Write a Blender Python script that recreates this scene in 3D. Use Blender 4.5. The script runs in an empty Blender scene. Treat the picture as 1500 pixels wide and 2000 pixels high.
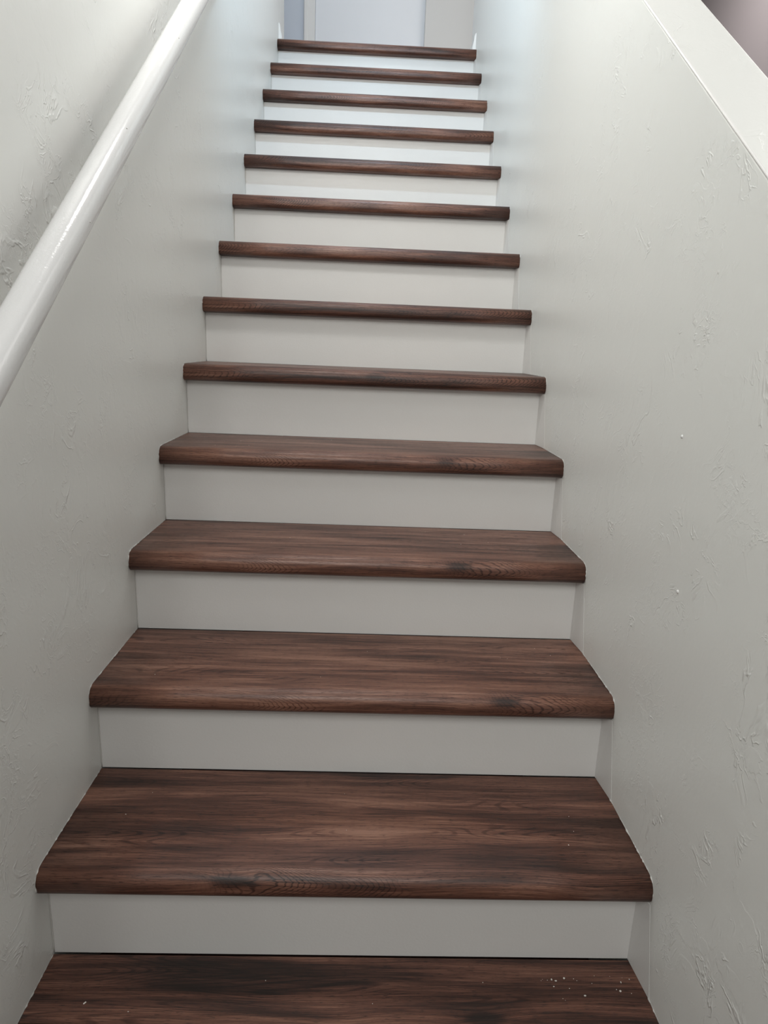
import bpy, bmesh, math, random
from mathutils import Vector, Matrix

# ------------------------------------------------------------------ camera, world, lights, exposure
sc = bpy.context.scene
COL = sc.collection
vs = sc.view_settings
vs.view_transform = 'Standard'
try: vs.look = 'None'
except Exception: pass
vs.gamma = 1.0
vs.use_curve_mapping = False
vs.exposure = 0.19

cam_d = bpy.data.cameras.new('camera')
cam = bpy.data.objects.new('camera', cam_d)
COL.objects.link(cam)
sc.camera = cam
cam_d.sensor_fit = 'VERTICAL'
cam_d.sensor_height = 36.0
cam_d.lens = 1300.0 / 2000.0 * 36.0
cam_d.clip_start = 0.02
F = Vector((0.031424, 0.970155, -0.240440))
Rt = Vector((0.998987, -0.022730, 0.038849))
Up = Vector((-0.032225, 0.241417, 0.969886))
m = Matrix.Identity(4)
for i in range(3):
    m[i][0] = Rt[i]; m[i][1] = Up[i]; m[i][2] = -F[i]
m[0][3], m[1][3], m[2][3] = 0.00319, -0.63479, 0.93777
cam.matrix_world = m

w = bpy.data.worlds.new('hall_daylight')
sc.world = w
w.use_nodes = True
w.node_tree.nodes['Background'].inputs[0].default_value = (1.0, 0.97, 0.92, 1)
w.node_tree.nodes['Background'].inputs[1].default_value = 0.25

def area(name, loc, target, sx, sy, power, color):
    d = bpy.data.lights.new(name, 'AREA')
    d.shape = 'RECTANGLE'; d.size = sx; d.size_y = sy
    d.energy = power; d.color = color
    o = bpy.data.objects.new(name, d)
    COL.objects.link(o)
    o.location = loc
    o.rotation_euler = (Vector(target) - Vector(loc)).to_track_quat('-Z', 'Y').to_euler()
    return o

def point(name, loc, power, color, r):
    d = bpy.data.lights.new(name, 'POINT')
    d.energy = power; d.color = color; d.shadow_soft_size = r
    o = bpy.data.objects.new(name, d); COL.objects.link(o); o.location = loc
    return o

# added unseen fills around the stairs and landing; the cool spot follows the nosing shadows
area('front_high_fill', (-0.1, -1.0, 4.3), (0.0, 3.0, 2.0), 1.0, 0.7, 9, (0.95, 0.98, 1.0))  # fill added high in front to lift the upper risers
area('front_fill', (-0.2, -1.7, 2.3), (0.0, 2.0, 1.6), 1.0, 1.0, 26, (1.0, 0.985, 0.95))  # unseen fill added behind the camera for risers and walls
area('room_side_fill', (2.1, 1.6, 2.35), (-0.457, 1.6, 1.9), 3.0, 1.8, 38, (1.0, 0.985, 0.95))  # added side fill: brightens the left wall and its bounce
area('room_fill', (2.0, 4.8, 4.5), (2.2, 4.9, 0.0), 0.7, 0.7, 60, (1.0, 0.95, 0.93))  # added out of view to brighten the mauve wall
sp = bpy.data.lights.new('upper_stair_spot', 'SPOT')
sp.energy = 26; sp.color = (0.63, 0.83, 1.0); sp.spot_size = math.radians(112); sp.spot_blend = 0.75; sp.shadow_soft_size = 0.018
spo = bpy.data.objects.new('upper_stair_spot', sp); COL.objects.link(spo)
spo.location = (0.0, 1.35, 2.68)
spo.rotation_euler = (Vector((0.0, 2.5, 1.55)) - Vector(spo.location)).to_track_quat('-Z', 'Y').to_euler()
area('landing_fill', (-0.35, 3.3, 4.4), (-0.1, 4.05, 2.8), 0.7, 0.5, 5, (0.62, 0.80, 1.0))  # blue fill added to brighten the door and back wall
point('upper_stair_fill', (0.0, 2.2, 3.1), 8, (0.86, 0.94, 1.0), 0.10)  # added point fill over the upper stairs for the right wall
point('lower_stair_fill', (-0.16, 0.70, 2.10), 13, (1.0, 0.985, 0.95), 0.10)  # unseen point fill added to even out both side walls

# ------------------------------------------------------------------ dimensions (metres)
RISE, RUN, OV, TH = 0.17576, 0.22041, 0.034, 0.0414
NT = 13                                   # full treads, then the landing nosing
SLOPE = RISE / RUN
FLOOR = -RISE
CEIL = 4.75
YE = 3.06                                 # the stair walls end here
def xl(y): return -0.457
def xr(y): return 0.457
LAND = NT * RISE

random.seed(7)

# ------------------------------------------------------------------ node helpers
class NT_:
    def __init__(s, name):
        s.m = bpy.data.materials.new(name); s.m.use_nodes = True
        s.t = s.m.node_tree; s.n = s.t.nodes; s.l = s.t.links
        s.bsdf = s.n['Principled BSDF']
    def new(s, typ, **kw):
        n = s.n.new(typ)
        for k, v in kw.items(): setattr(n, k, v)
        return n
    def put(s, sock, v):
        if isinstance(v, bpy.types.NodeSocket): s.l.new(v, sock)
        else: sock.default_value = v
    def math(s, op, a, b=0.0, c=0.0, clamp=False):
        n = s.new('ShaderNodeMath', operation=op, use_clamp=clamp)
        s.put(n.inputs[0], a); s.put(n.inputs[1], b); s.put(n.inputs[2], c)
        return n.outputs[0]
    def comb(s, x, y, z=0.0):
        n = s.new('ShaderNodeCombineXYZ')
        s.put(n.inputs[0], x); s.put(n.inputs[1], y); s.put(n.inputs[2], z)
        return n.outputs[0]
    def noise(s, vec, scale=1.0, detail=2.0, rough=0.5, dist=0.0):
        n = s.new('ShaderNodeTexNoise')
        s.put(n.inputs['Vector'], vec); s.put(n.inputs['Scale'], scale)
        s.put(n.inputs['Detail'], detail); s.put(n.inputs['Roughness'], rough); s.put(n.inputs['Distortion'], dist)
        return n.outputs['Fac']
    def smooth(s, v, lo, hi, a=0.0, b=1.0):
        n = s.new('ShaderNodeMapRange', interpolation_type='SMOOTHSTEP')
        s.put(n.inputs[0], v); s.put(n.inputs[1], lo); s.put(n.inputs[2], hi); s.put(n.inputs[3], a); s.put(n.inputs[4], b)
        return n.outputs[0]
    def lin(s, v, lo, hi, a=0.0, b=1.0):
        n = s.new('ShaderNodeMapRange'); n.clamp = True
        s.put(n.inputs[0], v); s.put(n.inputs[1], lo); s.put(n.inputs[2], hi); s.put(n.inputs[3], a); s.put(n.inputs[4], b)
        return n.outputs[0]
    def ramp(s, v, stops):
        n = s.new('ShaderNodeValToRGB'); r = n.color_ramp
        while len(r.elements) > 1: r.elements.remove(r.elements[-1])
        r.elements[0].position = stops[0][0]; r.elements[0].color = (*stops[0][1], 1)
        for p, c in stops[1:]:
            e = r.elements.new(p); e.color = (*c, 1)
        s.put(n.inputs[0], v); return n.outputs[0]
    def mix(s, f, a, b):
        n = s.new('ShaderNodeMix', data_type='RGBA')
        s.put(n.inputs[0], f); s.put(n.inputs[6], a); s.put(n.inputs[7], b)
        return n.outputs[2]
    def bump(s, h, strength, dist, normal=None):
        n = s.new('ShaderNodeBump')
        s.put(n.inputs['Height'], h); n.inputs['Strength'].default_value = strength; n.inputs['Distance'].default_value = dist
        if normal is not None: s.l.new(normal, n.inputs['Normal'])
        return n.outputs[0]
    def setb(s, **kw):
        for k, v in kw.items(): s.put(s.bsdf.inputs[k.replace('_', ' ')], v)

def plain(name, color, rough=0.5, metal=0.0, spec=0.5, var=0.03, relief=0.0):
    """flat paint / metal with a little unevenness"""
    s = NT_(name)
    tc = s.new('ShaderNodeTexCoord').outputs['Object']
    n = s.noise(tc, 9.0, 3.0)
    c2 = tuple(c * (1 - var) for c in color)
    s.setb(Base_Color=s.mix(n, (*color, 1), (*c2, 1)), Roughness=rough, Metallic=metal)
    s.bsdf.inputs['Specular IOR Level'].default_value = spec
    f = s.noise(tc, 260.0, 2.0)
    s.setb(Normal=s.bump(f, 0.25, 0.0006 + relief))
    return s.m

def wall_paint(name, color, rough=0.4, texture=1.0, spec=0.5):
    """hand-trowelled drywall: sparse ridges, torn crescents and small flat skips under satin paint"""
    s = NT_(name)
    tc = s.new('ShaderNodeTexCoord').outputs['Object']
    mp = s.new('ShaderNodeMapping'); s.put(mp.inputs[0], tc)
    mp.inputs['Rotation'].default_value = (0.5, 0.0, 0.0); mp.inputs['Scale'].default_value = (1, 1.08, 0.95)
    v = mp.outputs[0]
    def off(x, y, z):
        q = s.new('ShaderNodeVectorMath', operation='ADD'); s.put(q.inputs[0], tc); q.inputs[1].default_value = (x, y, z)
        return q.outputs[0]
    def ridge(nz, mid, wd):
        return s.smooth(s.math('ABSOLUTE', s.math('SUBTRACT', nz, mid)), 0.0, wd, 1.0, 0.0)
    n1 = s.noise(v, 10.0, 4.0, 0.58, 0.8)
    n2 = s.noise(v, 24.0, 3.0, 0.6, 1.0)
    n3 = s.noise(off(1.3, 4.4, 2.2), 46.0, 3.0, 0.6, 0.8)
    m1 = s.smooth(s.noise(off(3.7, 9.1, 5.3), 15.0, 2.0), 0.50, 0.62)
    m2 = s.smooth(s.noise(off(8.7, 2.1, 1.3), 4.6, 3.0, 0.6), 0.44, 0.60)
    m3 = s.smooth(s.noise(off(2.7, 5.1, 7.3), 19.0, 2.0), 0.49, 0.60)
    m4 = s.smooth(s.noise(off(6.1, 0.4, 3.9), 8.0, 3.0, 0.6), 0.54, 0.66)
    a = s.math('MULTIPLY', ridge(n1, 0.5, 0.022), s.math('MULTIPLY', m1, s.math('ADD', m2, 0.15)))
    b = s.math('MULTIPLY', s.math('MULTIPLY', ridge(n2, 0.48, 0.030), m2), s.math('MULTIPLY', m3, 0.60))
    c = s.math('MULTIPLY', s.math('MULTIPLY', ridge(n3, 0.5, 0.045), m4), 0.24)
    plates = s.math('MULTIPLY', s.smooth(n1, 0.555, 0.580), s.math('MULTIPLY', m2, 0.22))
    fine = s.math('ADD', s.math('MULTIPLY', s.noise(tc, 170.0, 3.0, 0.55), 0.16), s.math('MULTIPLY', s.noise(tc, 55.0, 2.0), 0.30))
    broad = s.math('MULTIPLY', s.noise(tc, 7.0, 2.0), 1.6)
    h = s.math('ADD', s.math('ADD', a, s.math('ADD', b, c)), s.math('ADD', plates, s.math('ADD', fine, broad)))
    s.setb(Base_Color=(*color, 1), Roughness=rough, Normal=s.bump(h, 0.40 * texture, 0.0020))
    s.bsdf.inputs['Specular IOR Level'].default_value = spec
    return s.m

def wood_laminate(name):
    """dark walnut laminate; UV.x runs along the tread in metres, UV.y around the nose (0 = nose front)"""
    s = NT_(name)
    uv = s.new('ShaderNodeUVMap').outputs[0]
    at = s.new('ShaderNodeAttribute', attribute_type='OBJECT', attribute_name='grain').outputs['Vector']
    kt = s.new('ShaderNodeAttribute', attribute_type='OBJECT', attribute_name='knot').outputs['Vector']
    su = s.new('ShaderNodeSeparateXYZ'); s.put(su.inputs[0], uv); u0, v0 = su.outputs[0], su.outputs[1]
    sa = s.new('ShaderNodeSeparateXYZ'); s.put(sa.inputs[0], at)
    sk = s.new('ShaderNodeSeparateXYZ'); s.put(sk.inputs[0], kt)
    # pull the grain around the knot
    du = s.math('SUBTRACT', u0, sk.outputs[0]); dv = s.math('SUBTRACT', v0, sk.outputs[1])
    r2 = s.math('ADD', s.math('POWER', s.math('DIVIDE', du, 0.045), 2.0), s.math('POWER', s.math('DIVIDE', dv, 0.016), 2.0))
    kn = s.math('MULTIPLY', s.math('POWER', 2.718, s.math('MULTIPLY', r2, -1.0)), sk.outputs[2])
    u = s.math('ADD', u0, sa.outputs[0])
    wob = s.math('SUBTRACT', s.noise(s.comb(s.math('MULTIPLY', u, 2.6), s.math('MULTIPLY', v0, 9.0), sa.outputs[1]), 1.0, 2.0), 0.5)
    vv = s.math('ADD', s.math('ADD', v0, s.math('MULTIPLY', wob, 0.030)), s.math('MULTIPLY', s.math('MULTIPLY', kn, s.math('SIGN', dv)), 0.006))
    # broad light and dark streaks
    st = s.noise(s.comb(s.math('MULTIPLY', u, 1.9), s.math('MULTIPLY', vv, 24.0), sa.outputs[1]), 1.0, 3.0, 0.55, 0.3)
    st2 = s.noise(s.comb(s.math('MULTIPLY', u, 4.0), s.math('MULTIPLY', vv, 95.0), sa.outputs[1]), 1.0, 3.0, 0.6, 0.2)
    blot = s.noise(s.comb(s.math('MULTIPLY', u, 3.0), s.math('MULTIPLY', vv, 11.0), s.math('ADD', sa.outputs[1], 4.0)), 1.0, 2.0, 0.5)
    st3 = s.noise(s.comb(s.math('MULTIPLY', u, 9.0), s.math('MULTIPLY', vv, 760.0), sa.outputs[1]), 1.0, 3.0, 0.65, 0.15)
    # fine pores
    po = s.noise(s.comb(s.math('MULTIPLY', u, 60.0), s.math('MULTIPLY', vv, 1050.0), sa.outputs[1]), 1.0, 2.0, 0.6)
    pores = s.smooth(po, 0.56, 0.68)
    # cathedral figure, open towards one side, centred on the nose
    ct = s.math('SUBTRACT', s.math('ADD', vv, s.math('MULTIPLY', wob, 0.018)), 0.004)
    P = s.math('ADD', s.math('MULTIPLY', s.math('ADD', u, s.math('MULTIPLY', wob, 0.30)), 92.0),
               s.math('MULTIPLY', s.math('MULTIPLY', ct, ct), 9500.0))
    jag = s.noise(s.comb(s.math('MULTIPLY', u, 40.0), s.math('MULTIPLY', vv, 260.0), sa.outputs[1]), 1.0, 2.0, 0.6)
    P = s.math('ADD', P, s.math('MULTIPLY', s.math('SUBTRACT', jag, 0.5), 0.30))
    P = s.math('ADD', P, s.math('MULTIPLY', s.math('SUBTRACT', st2, 0.5), 1.6))
    P = s.math('ADD', P, s.math('MULTIPLY', kn, 3.0))
    wv = s.math('SINE', s.math('MULTIPLY', P, 6.2832))
    line = s.smooth(wv, 0.45, 1.0)
    sel = s.noise(s.comb(s.math('MULTIPLY', u, 3.4), s.math('MULTIPLY', v0, 6.0), s.math('ADD', sa.outputs[1], 11.0)), 1.0, 1.0)
    near = s.smooth(s.math('ABSOLUTE', ct), 0.022, 0.052, 1.0, 0.0)
    fan = s.math('POWER', 2.718, s.math('MULTIPLY', s.math('POWER', s.math('DIVIDE', s.math('SUBTRACT', du, 0.07), 0.075), 2.0), -1.0))
    fan = s.math('MULTIPLY', fan, sk.outputs[2], clamp=True)
    line = s.math('MULTIPLY', line, s.math('MULTIPLY', near, s.math('MAXIMUM', fan, s.smooth(sel, 0.52, 0.66))))
    # flatter closed figure on the tread top
    cf = s.noise(s.comb(s.math('MULTIPLY', u, 2.0), s.math('MULTIPLY', vv, 16.0), s.math('ADD', sa.outputs[1], 23.0)), 1.0, 1.0)
    wv2 = s.math('SINE', s.math('MULTIPLY', cf, 190.0))
    sel2 = s.noise(s.comb(s.math('MULTIPLY', u, 2.4), s.math('MULTIPLY', v0, 16.0), s.math('ADD', sa.outputs[1], 31.0)), 1.0, 1.0)
    line2 = s.math('MULTIPLY', s.smooth(wv2, 0.3, 1.0), s.math('MULTIPLY', s.smooth(sel2, 0.50, 0.62), s.math('SUBTRACT', 1.0, near)))
    val = s.math('ADD', s.math('MULTIPLY', s.math('SUBTRACT', st, 0.5), 1.30), s.math('MULTIPLY', s.math('SUBTRACT', st2, 0.5), 0.85))
    val = s.math('ADD', val, s.math('MULTIPLY', s.math('SUBTRACT', blot, 0.5), 0.9))
    val = s.math('ADD', val, s.math('MULTIPLY', s.math('SUBTRACT', st3, 0.5), 1.25))
    val = s.math('ADD', s.math('ADD', val, 0.575), sa.outputs[2])
    val = s.math('SUBTRACT', val, s.math('MULTIPLY', pores, 0.42))
    val = s.math('SUBTRACT', val, s.math('MULTIPLY', line, 0.37))
    val = s.math('SUBTRACT', val, s.math('MULTIPLY', line2, 0.20))
    core = s.smooth(kn, 0.45, 0.95)
    val = s.math('SUBTRACT', val, s.math('MULTIPLY', core, 0.40))
    col = s.ramp(val, [(0.0, (0.013, 0.007, 0.005)), (0.26, (0.040, 0.017, 0.012)), (0.52, (0.102, 0.043, 0.029)),
                       (0.78, (0.195, 0.092, 0.062)), (1.0, (0.300, 0.160, 0.112))])
    h = s.math('SUBTRACT', s.math('MULTIPLY', st2, 0.4), s.math('ADD', s.math('MULTIPLY', pores, 0.6), s.math('MULTIPLY', line, 0.4)))
    s.setb(Base_Color=col, Roughness=s.lin(val, 0.2, 0.9, 0.44, 0.36), Normal=s.bump(h, 0.30, 0.0006))
    s.bsdf.inputs['Specular IOR Level'].default_value = 0.45
    return s.m

M = {}
M['wall'] = wall_paint('stairwell_wall_paint', (0.80, 0.812, 0.788), 0.36)
M['wall_smooth'] = wall_paint('landing_wall_paint', (0.64, 0.64, 0.63), 0.5, 0.35)
M['wall_blue'] = wall_paint('landing_back_wall_paint', (0.62, 0.67, 0.75), 0.5, 0.35)
M['wall_mauve'] = wall_paint('room_wall_paint', (0.27, 0.245, 0.25), 0.6, 0.5)
M['riser'] = plain('riser_paint', (0.74, 0.74, 0.725), 0.42)
M['trim'] = plain('white_trim_paint', (0.80, 0.80, 0.79), 0.35)
M['bead'] = plain('bead_highlight_paint', (0.86, 0.86, 0.85), 0.22)  # whiter than the wall: the edge highlight is put into this colour
M['rail'] = plain('glossy_white_rail_paint', (0.71, 0.715, 0.715), 0.17, relief=0.0004)
M['door'] = plain('white_door_paint', (0.80, 0.83, 0.87), 0.4)
M['caulk'] = plain('rough_caulk', (0.62, 0.615, 0.59), 0.6, relief=0.001)
M['metal'] = plain('dark_bronze', (0.05, 0.045, 0.04), 0.4, 0.8)
M['steel'] = plain('brushed_nickel', (0.55, 0.54, 0.52), 0.3, 1.0)
M['crumb'] = plain('plaster_dust', (0.75, 0.73, 0.68), 0.9)
M['floor'] = wood_laminate('hall_floor_laminate')
M['wood'] = wood_laminate('walnut_laminate')
M['ceiling'] = plain('ceiling_paint', (0.78, 0.78, 0.77), 0.8)

# ------------------------------------------------------------------ mesh helpers
def link(name, bm, mat, parent=None, smooth=False):
    bmesh.ops.recalc_face_normals(bm, faces=bm.faces[:])
    me = bpy.data.meshes.new(name); bm.to_mesh(me); bm.free()
    if smooth:
        for p in me.polygons: p.use_smooth = True
    me.materials.append(mat)
    o = bpy.data.objects.new(name, me); COL.objects.link(o)
    if parent: o.parent = parent
    return o

def hexa(bm, lo, hi, bevel=0.0, x_of=None):
    """box; x_of(side, y) may skew its two x faces"""
    vs_ = []
    for z in (lo[2], hi[2]):
        for y in (lo[1], hi[1]):
            for i in (0, 1):
                x = (lo[0], hi[0])[i]
                if x_of: x = x_of(i, y)
                vs_.append(bm.verts.new((x, y, z)))
    fs = [(0, 1, 3, 2), (4, 6, 7, 5), (0, 4, 5, 1), (2, 3, 7, 6), (0, 2, 6, 4), (1, 5, 7, 3)]
    faces = [bm.faces.new([vs_[i] for i in f]) for f in fs]
    if bevel:
        es = list({e for f in faces for e in f.edges})
        bmesh.ops.bevel(bm, geom=es, offset=bevel, segments=2, affect='EDGES', profile=0.5)
    return bm

def prism_yz(bm, poly, x0, x1, bevel=0.0):
    """polygon of (y, z) extruded from x0(y) to x1(y)"""
    a = [bm.verts.new((x0(y), y, z)) for y, z in poly]
    b = [bm.verts.new((x1(y), y, z)) for y, z in poly]
    n = len(poly); fs = []
    fs.append(bm.faces.new(a)); fs.append(bm.faces.new(b[::-1]))
    for i in range(n):
        fs.append(bm.faces.new((a[i], b[i], b[(i + 1) % n], a[(i + 1) % n])))
    if bevel:
        es = list({e for f in fs for e in f.edges})
        bmesh.ops.bevel(bm, geom=es, offset=bevel, segments=3, affect='EDGES', profile=0.5)
    return bm

def tube(bm, pts, radii, seg=8):
    rings = []
    for i, p in enumerate(pts):
        d = (pts[min(i + 1, len(pts) - 1)] - pts[max(i - 1, 0)]).normalized()
        a = d.orthogonal().normalized() if abs(d.x) > 0.95 else Vector((1, 0, 0)).cross(d).normalized()
        b = d.cross(a).normalized()
        rings.append([bm.verts.new(p + (a * math.cos(t) + b * math.sin(t)) * radii[i])
                      for t in [2 * math.pi * k / seg for k in range(seg)]])
    for r0, r1 in zip(rings, rings[1:]):
        for k in range(seg):
            bm.faces.new((r0[k], r0[(k + 1) % seg], r1[(k + 1) % seg], r1[k]))
    bm.faces.new(rings[0][::-1]); bm.faces.new(rings[-1])
    return bm

def empty(name, loc):
    o = bpy.data.objects.new(name, None); COL.objects.link(o); o.location = loc
    return o
def tag(o, label=None, cat=None, group=None, kind=None):
    if label: o['label'] = label
    if cat: o['category'] = cat
    if group: o['group'] = group
    if kind: o['kind'] = kind
    return o
def box_obj(name, lo, hi, mat, parent=None, bevel=0.0, x_of=None):
    bm = bmesh.new(); hexa(bm, lo, hi, bevel, x_of)
    return link(name, bm, mat, parent)

# ------------------------------------------------------------------ the setting
wl = box_obj('wall_left', (-0.6, -1.0, FLOOR), (-0.457, YE + 0.03, CEIL), M['wall'], x_of=lambda i, y: (xl(y) - 0.12, xl(y))[i])
tag(wl, 'tall off-white trowelled stairwell wall behind the white handrail', kind='structure')

# right: a knee wall whose flat top runs parallel to the stairs
KT = 0.107
def ktop(y): return 0.9908 + 0.8018 * y
bm = bmesh.new()
ys = -1.05
prism_yz(bm, [(ys, FLOOR), (YE - 0.02, FLOOR), (YE - 0.02, ktop(YE - 0.02)), (ys, ktop(ys))], lambda y: xr(y), lambda y: xr(y) + KT, 0.004)
wr = link('wall_right', bm, M['wall'])
tag(wr, 'off-white trowelled knee wall with a flat sloping top beside the stairs', kind='structure')
bm = bmesh.new()
yA, yB = ys + 0.01, YE - 0.03
tube(bm, [Vector((xr(y) + 0.0014, y, ktop(y) - 0.0010)) for y in (yA, yB)], [0.0019, 0.0019], 12)
link('corner_bead', bm, M['bead'], wr, True)['label'] = 'thin corner bead painted white for its edge highlight'
for y, z in ((0.308, 0.8297), (0.2525, 0.6145)):
    bm = bmesh.new()
    bmesh.ops.create_uvsphere(bm, u_segments=12, v_segments=8, radius=0.0028)
    for v in bm.verts:
        v.co.x = v.co.x * 0.7 + xr(y); v.co.y += y; v.co.z += z
    link('nail_pop', bm, M['trim'], wr, True)

fl = box_obj('floor', (-1.2, -4.0, FLOOR - 0.1), (3.2, 9.0, FLOOR), M['wood'])
tag(fl, 'dark wood floor of the hall at the foot of the stairs', kind='structure')
lf = box_obj('floor_landing', (-1.2, 13 * RUN + 0.10, LAND - 0.25), (1.0, 4.10, LAND - 0.004), M['wood'])
tag(lf, 'landing floor at the top of the stairs', kind='structure')
ce = box_obj('ceiling', (-1.4, -1.6, CEIL), (3.2, 9.0, CEIL + 0.1), M['ceiling'])
tag(ce, 'white ceiling above the stairwell', kind='structure')
fr = box_obj('wall_far_right', (3.0, -1.6, FLOOR), (3.12, 9.0, CEIL), M['wall_mauve'])
tag(fr, 'mauve grey wall of the room beyond the knee wall', kind='structure')

YB = 4.05
DX0, DX1 = -0.386, 0.335
bk = empty('wall_back', (0, YB, LAND)); tag(bk, 'blue-grey wall at the back of the landing', kind='structure')
bm = bmesh.new()
hexa(bm, (-1.2, 0.0, -0.3), (DX0, 0.12, CEIL - LAND))
hexa(bm, (DX1, 0.0, -0.3), (1.0, 0.12, CEIL - LAND))
hexa(bm, (DX0, 0.0, 2.04), (DX1, 0.12, CEIL - LAND))
link('wall_panel', bm, M['wall_blue'], bk)
ll = box_obj('wall_landing_left', (-1.32, YE + 0.03, LAND - 0.3), (-1.2, YB + 0.12, CEIL), M['wall_smooth'])
tag(ll, 'side wall of the landing', kind='structure')
lr = box_obj('wall_landing_right', (0.284, 4.02, LAND - 0.3), (1.0, YB - 0.003, CEIL), M['wall_smooth'], bevel=0.004)
tag(lr, 'pale grey wall corner standing in front of the door on the landing', kind='structure')

dr = empty('door_1', (0, YB, LAND)); tag(dr, 'flat white door at the head of the stairs', kind='structure')
box_obj('door_slab', (DX0 + 0.0006, 0.001, 0.008), (DX1 - 0.0006, 0.040, 2.039), M['door'], dr, 0.002)
bm = bmesh.new()
bmesh.ops.create_uvsphere(bm, u_segments=20, v_segments=12, radius=0.027)
for v in bm.verts: v.co.z += 0.95; v.co.x += DX0 + 0.07; v.co.y -= 0.045
link('door_knob', bm, M['steel'], dr, True)
bm = bmesh.new(); tube(bm, [Vector((DX0 + 0.07, -0.03, 0.95)), Vector((DX0 + 0.07, 0.012, 0.95))], [0.012, 0.018], 16)
link('knob_stem', bm, M['steel'], dr, True)
bm = bmesh.new()
hexa(bm, (DX0 - 0.069, -0.016, 0.0), (DX0, -0.0005, 2.10), 0.004)
hexa(bm, (DX0 - 0.0665, -0.021, 0.0), (DX0 - 0.045, -0.012, 2.10), 0.003)
link('door_casing', bm, M['trim'], dr)
bm = bmesh.new(); hexa(bm, (DX0, -0.016, 2.04), (DX1, -0.0005, 2.11), 0.004)
link('head_casing', bm, M['trim'], dr)

# baseboards on the wall ends beside the top nosing (profile: thick foot, thin rounded top)
def baseboard(name, side):
    x0 = xl if side < 0 else xr
    prof = [(0.0, 0.0), (0.016, 0.0), (0.0155, 0.022), (0.0125, 0.034), (0.0095, 0.046), (0.0085, 0.062), (0.006, 0.071), (0.0025, 0.0765), (0.0, 0.077)]
    y0, y1 = 13 * RUN + 0.012, YE
    bm = bmesh.new()
    s = -side
    A = [bm.verts.new((x0(y0) + s * (0.0004 + d), y0, LAND + 0.001 + z)) for d, z in prof]
    B = [bm.verts.new((x0(y1) + s * (0.0004 + d), y1, LAND + 0.001 + z)) for d, z in prof]
    n = len(prof)
    bm.faces.new(A); bm.faces.new(B[::-1])
    for i in range(n): bm.faces.new((A[i], B[i], B[(i + 1) % n], A[(i + 1) % n]))
    return link(name, bm, M['trim'])
tag(baseboard('baseboard_left', -1), 'short white baseboard on the left wall beside the top nosing', kind='structure')
tag(baseboard('baseboard_right', 1), 'short white baseboard on the right wall beside the top nosing', kind='structure')

# ------------------------------------------------------------------ the staircase
stair = empty('staircase', (0, 0, FLOOR))
tag(stair, 'straight staircase with dark walnut treads and white risers between the two walls', 'staircase')
RT, RB = 0.021, 0.015                       # nose radii, top and bottom

def nose_profile(back):
    """(y, z, v) from the tread's back top edge round the nose to the underside's back"""
    pts = [(back, 0.0)]
    pts.append((back * 0.5, 0.0))
    for i in range(9):
        a = math.pi / 2 * i / 8
        pts.append((-OV + RT - RT * math.sin(a), -RT + RT * math.cos(a)))
    for i in range(7):
        a = math.pi / 2 * i / 6
        pts.append((-OV + RB - RB * math.cos(a), -TH + RB - RB * math.sin(a)))
    pts.append((0.02, -TH)); pts.append((back, -TH))
    return pts

def tread(name, k, back):
    prof = nose_profile(back)
    # arc length, zero at the middle of the nose
    s = [0.0]
    for a, b in zip(prof, prof[1:]): s.append(s[-1] + math.hypot(a[0] - b[0], a[1] - b[1]))
    mid = s[10]
    y0 = k * RUN; z0 = (k + 1) * RISE
    bm = bmesh.new(); uvl = bm.loops.layers.uv.new('UVMap')
    NX = 6; rows = []
    for j in range(NX + 1):
        t = j / NX
        rows.append([bm.verts.new((xl(y0 + y) + 0.0008 + (xr(y0 + y) - xl(y0 + y) - 0.0016) * t, y0 + y, z0 + z)) for y, z in prof])
    n = len(prof); uvw = {}
    for j in range(NX + 1):
        for i in range(n): uvw[rows[j][i]] = (j / NX * 0.914, mid - s[i])
    for j in range(NX):
        for i in range(n - 1):
            f = bm.faces.new((rows[j][i], rows[j + 1][i], rows[j + 1][i + 1], rows[j][i + 1])); f.smooth = 1 <= i <= n - 3
        f = bm.faces.new((rows[j][n - 1], rows[j + 1][n - 1], rows[j + 1][0], rows[j][0]))
    bm.faces.new(rows[0]); bm.faces.new(rows[-1][::-1])
    for f in bm.faces:
        for lp in f.loops: lp[uvl].uv = uvw[lp.vert]
    return link(name, bm, M['wood'], stair)

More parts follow.
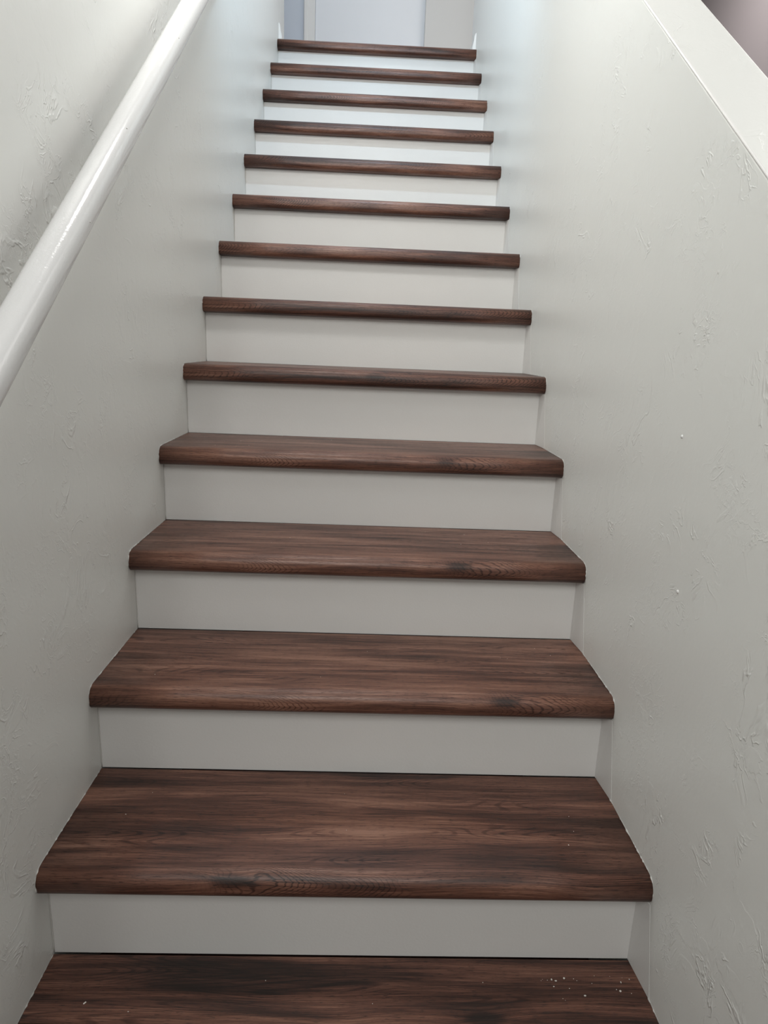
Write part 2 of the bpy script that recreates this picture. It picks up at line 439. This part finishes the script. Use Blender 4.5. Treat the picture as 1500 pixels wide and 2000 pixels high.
# where the dark knot sits on each nose: (along, around, strength)
KN = {0: (0.66, 0.165, 1.0), 1: (0.283, 0.012, 1.0), 2: (0.720, 0.012, 0.9), 3: (0.655, 0.010, 0.9), 4: (0.645, 0.008, 0.8),
      5: (0.480, 0.008, 0.8), 6: (0.500, 0.004, 0.5), 7: (0.15, 0.004, 0.4), 8: (0.34, 0.004, 0.4), 9: (0.55, 0.004, 0.4),
      10: (0.45, 0.004, 0.4), 11: (0.6, 0.004, 0.3), 12: (0.3, 0.004, 0.3), 13: (0.4, 0.004, 0.2)}
for k in range(NT + 1):
    last = k == NT
    o = tread('landing_nosing' if last else 'stair_tread', k, 0.095 if last else RUN - 0.0034)
    # repeats of the printed board show up shifted along from step to step
    o['grain'] = [0.283 - KN[k][0], (0.0, 3.0, 7.0, 7.0, 7.0, 7.4, 7.4, 9.0, 9.0, 12.0, 12.0, 12.6, 15.0, 17.0)[k],
                  (-0.09, 0.0, 0.08, 0.06, 0.04, 0.02, 0.0, 0.0, 0.0, 0.0, -0.02, -0.03, -0.04, -0.05)[k]]  # tone set per step: darkest at the foot, lighter just above, darkening upward
    o['knot'] = list(KN[k])
    # the ragged line of filler where the tread meets the walls
    for side in (-1, 1):
        rnd = random.Random(k * 10 + side)
        prof = nose_profile(0.095 if last else RUN - 0.0034)
        pts, rad = [], []
        path = [(prof[0][0] + (prof[2][0] - prof[0][0]) * t / 60, 0.0) for t in range(60)] + [(y, z) for y, z in prof[2:14]]
        for y, z in path:
            yy = k * RUN + y
            x = (xl(yy) + 0.0003) if side < 0 else (xr(yy) - 0.0003)
            nz = 0.0006 if y > -OV + RT else 0.0
            pts.append(Vector((x, yy - (0.0004 if nz == 0 else 0), (k + 1) * RISE + z + nz)))
            rad.append(0.0003 + 0.0017 * rnd.random() ** 3.2)
        bm = bmesh.new(); tube(bm, pts, rad, 6)
        for v in bm.verts: v.co.x = max(min(v.co.x, 0.4568), -0.4568)
        c = link('caulk_bead', bm, M['caulk'], o, True)
        c['label'] = 'ragged off-white filler along the wall'

for k in range(NT + 1):
    y0 = k * RUN
    z0, z1 = k * RISE, (k + 1) * RISE - TH - 0.0004
    zb = z0 + (0.0 if k == 0 else 0.0004)
    gap = (0.0012, 0.0030)
    o = box_obj('riser', (0, y0, zb), (0, y0 + 0.016, z1), M['riser'], stair,
                x_of=lambda i, y: (xl(y) + gap[0], xr(y) - gap[1])[i])
    # smooth strip on the right wall from riser to nosing, wedged to shade darker
    bm = bmesh.new()
    zz0 = z0 + 0.0006
    def quad(yf, z):
        yb = y0 - 0.0004
        return [bm.verts.new(c) for c in ((xr(yf) - 0.0007, yf, z), (xr(yf) - 0.0002, yf, z), (xr(yb) - 0.0002, yb, z), (xr(yb) - 0.0070, yb, z))]
    A = quad(y0 - OV - 0.036, zz0); B = quad(y0 - OV + 0.004, z1)
    bm.faces.new(A); bm.faces.new(B)
    for i in range(4): bm.faces.new((A[i], A[(i + 1) % 4], B[(i + 1) % 4], B[i]))
    link('end_panel', bm, M['riser'], o)['label'] = 'narrow smooth strip on the wall under the nosing'
    # thin seam of filler up the left end
    rnd = random.Random(99 + k)
    pts = [Vector((xl(y0) + 0.0004, y0 - 0.0004, z0 + 0.002 + (z1 - z0 - 0.004) * t / 14)) for t in range(15)]
    bm = bmesh.new(); tube(bm, pts, [0.0010 + 0.0008 * rnd.random() for _ in pts], 6)
    for v in bm.verts: v.co.x = max(v.co.x, -0.4568)
    link('caulk_seam', bm, M['caulk'], o, True)

# ------------------------------------------------------------------ the handrail
rail = empty('handrail', (-0.395, 0.0, 0.8215))
tag(rail, 'glossy white sloping handrail on dark brackets along the left wall', 'handrail')
def rail_ring(y, sc_=1.0):
    """slightly squared round section, square to the slope"""
    ang = math.atan(SLOPE); d = Vector((0.0, math.cos(ang), math.sin(ang)))
    nx = Vector((1, 0, 0)); nn = Vector((0, -math.sin(ang), math.cos(ang)))
    c = Vector((0.0, y, y * SLOPE)); out = []
    for k in range(32):
        t = 2 * math.pi * k / 32
        cx, sy = math.cos(t), math.sin(t)
        e = 2 / 2.35
        out.append(c + nx * (math.copysign(abs(cx) ** e, cx) * 0.0213 * sc_) + nn * (math.copysign(abs(sy) ** e, sy) * 0.0213 * sc_))
    return out
bm = bmesh.new(); rings = []
stations = [(-0.494, 0.80), (-0.490, 0.96), (-0.482, 1.0)] + [(-0.48 + 3.09 * i / 24, 1.0) for i in range(1, 24)] + [(2.612, 1.0), (2.620, 0.96), (2.624, 0.80)]
for y, s_ in stations: rings.append([bm.verts.new(p) for p in rail_ring(y, s_)])
for a, b in zip(rings, rings[1:]):
    for k in range(32): bm.faces.new((a[k], a[(k + 1) % 32], b[(k + 1) % 32], b[k]))
bm.faces.new(rings[0]); bm.faces.new(rings[-1])
link('rail', bm, M['rail'], rail, True)
for yb in (-0.38, 0.585, 1.55, 2.45):
    c = Vector((0.0, yb, yb * SLOPE))           # rail centre, in the rail's own frame
    wx = xl(yb) + 0.395                                  # the wall face in the same frame
    bm = bmesh.new()
    tube(bm, [Vector((wx + 0.0002, c.y, c.z - 0.082)), Vector((wx + 0.004, c.y, c.z - 0.082)), Vector((wx + 0.008, c.y, c.z - 0.082))], [0.026, 0.026, 0.018], 24)
    b = link('bracket', bm, M['metal'], rail); b['label'] = 'dark metal wall bracket'
    bm = bmesh.new()
    pts = [Vector((wx + 0.006, c.y, c.z - 0.082)), Vector((wx + 0.027, c.y, c.z - 0.078)), Vector((wx + 0.044, c.y, c.z - 0.062)), Vector((c.x - 0.006, c.y, c.z - 0.045)), Vector((c.x, c.y, c.z - 0.024))]
    tube(bm, pts, [0.007, 0.006, 0.006, 0.006, 0.006], 12)
    link('bracket_arm', bm, M['metal'], b, True)
    bm = bmesh.new()
    ang = math.atan(SLOPE); d = Vector((0, math.cos(ang), math.sin(ang)))
    q = c + Vector((-0.007, math.sin(ang) * 0.0215, -math.cos(ang) * 0.0215))
    tube(bm, [q - d * 0.022, q + d * 0.022], [0.003, 0.003], 10)
    link('bracket_saddle', bm, M['metal'], b, True)
    for dz in (-0.017, 0.017):
        bm = bmesh.new()
        tube(bm, [Vector((wx + 0.0078, c.y, c.z - 0.082 + dz)), Vector((wx + 0.0098, c.y, c.z - 0.082 + dz))], [0.0045, 0.003], 10)
        link('bracket_screw', bm, M['metal'], b)
# filled nail heads on the painted rail
for y, t in ((0.83, 0.35), (0.52, 0.42), (0.33, 0.05)):
    bm = bmesh.new(); bmesh.ops.create_uvsphere(bm, u_segments=8, v_segments=6, radius=0.0011)
    ring = rail_ring(y); p = ring[int(t * 10)]
    for v in bm.verts: v.co += p
    link('nail_head', bm, M['steel'], rail, True)

# ------------------------------------------------------------------ plaster crumbs left on the treads
def crumbs(name, spots, label):
    bm = bmesh.new()
    rnd = random.Random(len(spots))
    for x, y, z, r in spots:
        res = bmesh.ops.create_icosphere(bm, subdivisions=1, radius=r)
        sx, sy = 0.7 + 0.9 * rnd.random(), 0.6 + 0.8 * rnd.random()
        for v in res['verts']:
            v.co = Vector((v.co.x * sx * (0.8 + 0.4 * rnd.random()) + x, v.co.y * sy + y, max(v.co.z, -r * 0.6) * 0.8 + z + r * 0.5))
    tag(link(name, bm, M['crumb']), label, 'debris', kind='stuff')
bm = bmesh.new()
hexa(bm, (-0.0022, -0.0009, 0.0001), (0.0022, 0.0009, 0.0013), 0.0004)
chip = link('plaster_chip', bm, M['crumb'])
chip.location = (-0.3762, 0.1377, 0.0); chip.rotation_euler = (0, 0, 0.9)
tag(chip, 'small pale plaster chip lying alone on the left part of the lowest visible tread', 'debris')
rnd = random.Random(21)
corner = [(0.37 + 0.07 * rnd.uniform(-1, 1), RUN - 0.03 - abs(rnd.gauss(0, 0.02)), 0.0, rnd.choice((0.0004, 0.0006, 0.0008, 0.0013))) for _ in range(22)]
crumbs('plaster_crumbs', corner, 'pale plaster crumbs in the right back corner of the lowest visible tread')
loose = []
for k in range(0, 5):
    for _ in range(7):
        loose.append((rnd.uniform(-0.4, 0.4), k * RUN + rnd.uniform(-0.005, 0.19), k * RISE, rnd.choice((0.0005, 0.0006, 0.0008))))
crumbs('plaster_dust', loose, 'scattered specks of plaster dust on the lower treads')
